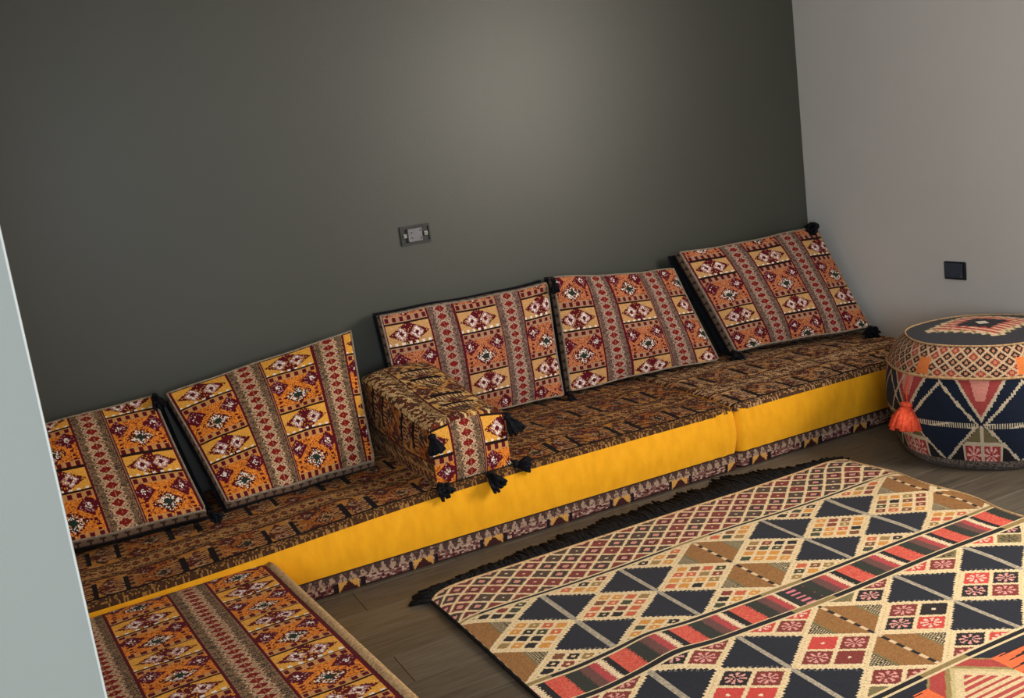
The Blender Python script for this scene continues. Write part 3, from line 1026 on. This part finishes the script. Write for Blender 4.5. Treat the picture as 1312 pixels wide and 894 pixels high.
    def disc(S, T):
        X, Y = S * 2 - 1, T * 2 - 1
        # map the square on the disc
        u = X * np.sqrt(np.clip(1 - Y * Y / 2, 0, 1)); v = Y * np.sqrt(np.clip(1 - X * X / 2, 0, 1))
        rr = np.hypot(u, v)
        z = 0.512 + 0.034 * (1 - rr ** 2.2)
        return np.stack([u * .76 * R, v * .76 * R, z], -1)
    V, Fq, Sc, Tc = grid(N, N, disc)
    cen = disc(Sc, Tc)
    a0 = math.radians(-33)
    u = (cen[:, 0] * math.cos(a0) + cen[:, 1] * math.sin(a0)) / (.76 * R); v = (-cen[:, 0] * math.sin(a0) + cen[:, 1] * math.cos(a0)) / (.76 * R)
    C = np.zeros((len(u), 3)); C[:] = lin((52, 50, 56))
    # stepped lozenge: diagonal stripes inside a parallelogram
    st = 0.085
    vs = np.floor(v / st) * st
    dl = np.abs(u) / 0.80 + np.abs(vs + st / 2) / 0.72
    paint(C, dl < 1.0, (214, 186, 150))
    paint(C, dl < 0.84, (178, 70, 62))
    paint(C, (dl < .84) & (dl > .5) & (np.mod(u / .13 + v / .17, 1) < .35), (226, 196, 160))
    paint(C, (dl < 1.0) & (dl > .84) & (np.mod(u / .13, 1) < .3), (150, 140, 90))
    paint(C, dl < 0.46, (30, 28, 34))
    paint(C, dl < 0.14, (216, 204, 186))
    link('lid', raw_mesh('lid', V, Fq, C), M_POUF, root)
    n = 90
    for rr, zz, rad in ((0.97, 0.400, .006), (0.765, 0.514, .004)):
        mb = MB()
        mb.tube([(rr * R * (1 + 0.012 * math.cos(12 * math.pi * i / n + .4)) * math.cos(2 * math.pi * i / n),
                  rr * R * (1 + 0.012 * math.cos(12 * math.pi * i / n + .4)) * math.sin(2 * math.pi * i / n), zz) for i in range(n + 1)], rad, 6)
        mb.build('piping', M_PIPING, root, True)
    # coral tassel on the viewer's left
    th = math.radians(174)
    px, py = math.cos(th), math.sin(th)
    tas = tassel_mesh('tassel', M_CORAL, 0.130, root, (px * (R + .008), py * (R + .008), 0.290), (px * .22, py * .22, -1), 2.1, 40)
    tas['label'] = 'coral red wool tassel'
    mb = MB(); mb.tube([(px * (R * .975), py * (R * .975), 0.394), (px * (R + .012), py * (R + .012), 0.33), (px * (R + .008), py * (R + .008), 0.283)], .0035, 6)
    mb.build('cord', M_CORAL, root, True)
    return root


pouf(3.588, 3.015, 0.402)

# ------------------------------------------------------------------ sockets
def open_socket(x, z):
    root = empty('wall_socket', (x, YB, z))
    tag(root, 'uncovered grey twin socket with bare metal lugs on the dark wall', 'socket')
    W, Hs = 0.146, 0.088
    mb = MB()
    t = 0.012
    for a, b in (((-W / 2, -0.010, Hs / 2 - t), (W / 2, 0, Hs / 2)), ((-W / 2, -0.010, -Hs / 2), (W / 2, 0, -Hs / 2 + t)),
                 ((-W / 2, -0.010, -Hs / 2 + t), (-W / 2 + .006, 0, Hs / 2 - t)), ((W / 2 - .006, -0.010, -Hs / 2 + t), (W / 2, 0, Hs / 2 - t)),
                 ((-W / 2 + .006, -0.003, -Hs / 2 + t), (W / 2 - .006, 0, Hs / 2 - t))):
        mb.box(a, b)
    mb.build('back_box', M_SOCKDARK, root)
    MB().box((-0.040, -0.020, -0.031), (0.030, -0.003, 0.031), 0.003, 2).build('socket_module', M_SOCKGREY, root)
    for sx in (-0.022, ):
        for sz in (-.012, .012):
            q = MB(); q.tube([(sx, -0.0205, sz), (sx, -0.0215, sz)], 0.004, 10); q.build('pin_hole', M_SOCKDARK, root)
    for sz in (-.018, .018):
        q = MB(); q.tube([(0.022, -0.0205, sz), (0.022, -0.0215, sz)], 0.004, 10); q.build('pin_hole', M_SOCKDARK, root)
    for sx in (-1, 1):
        q = MB(); q.box((sx * 0.052 - .010, -0.012, -.011), (sx * 0.052 + .010, -0.004, .011), 0.002, 1); lg = q.build('mounting_lug', M_METAL, root)
        q = MB(); q.tube([(sx * 0.054, -0.012, 0), (sx * 0.054, -0.017, 0)], 0.005, 10); q.build('screw', M_METAL, lg)
    return root


open_socket(1.66, 1.187)


def side_socket(y, z):
    root = empty('wall_switch', (XR, y, z))
    tag(root, 'small dark navy switch plate on the light grey right wall', 'switch')
    MB().box((-0.010, -0.062, -0.044), (0, 0.062, 0.044), 0.004, 2).build('plate', M_NAVYRIM, root)
    MB().box((-0.014, -0.046, -0.034), (-0.009, 0.054, 0.036), 0.002, 2).build('rocker', M_NAVYPL, root)
    q = MB(); q.tube([(-0.0138, -0.038, -0.024), (-0.0150, -0.038, -0.024)], 0.004, 10); q.build('indicator', M_SOCKGREY, root)
    return root


side_socket(3.498, 0.672)
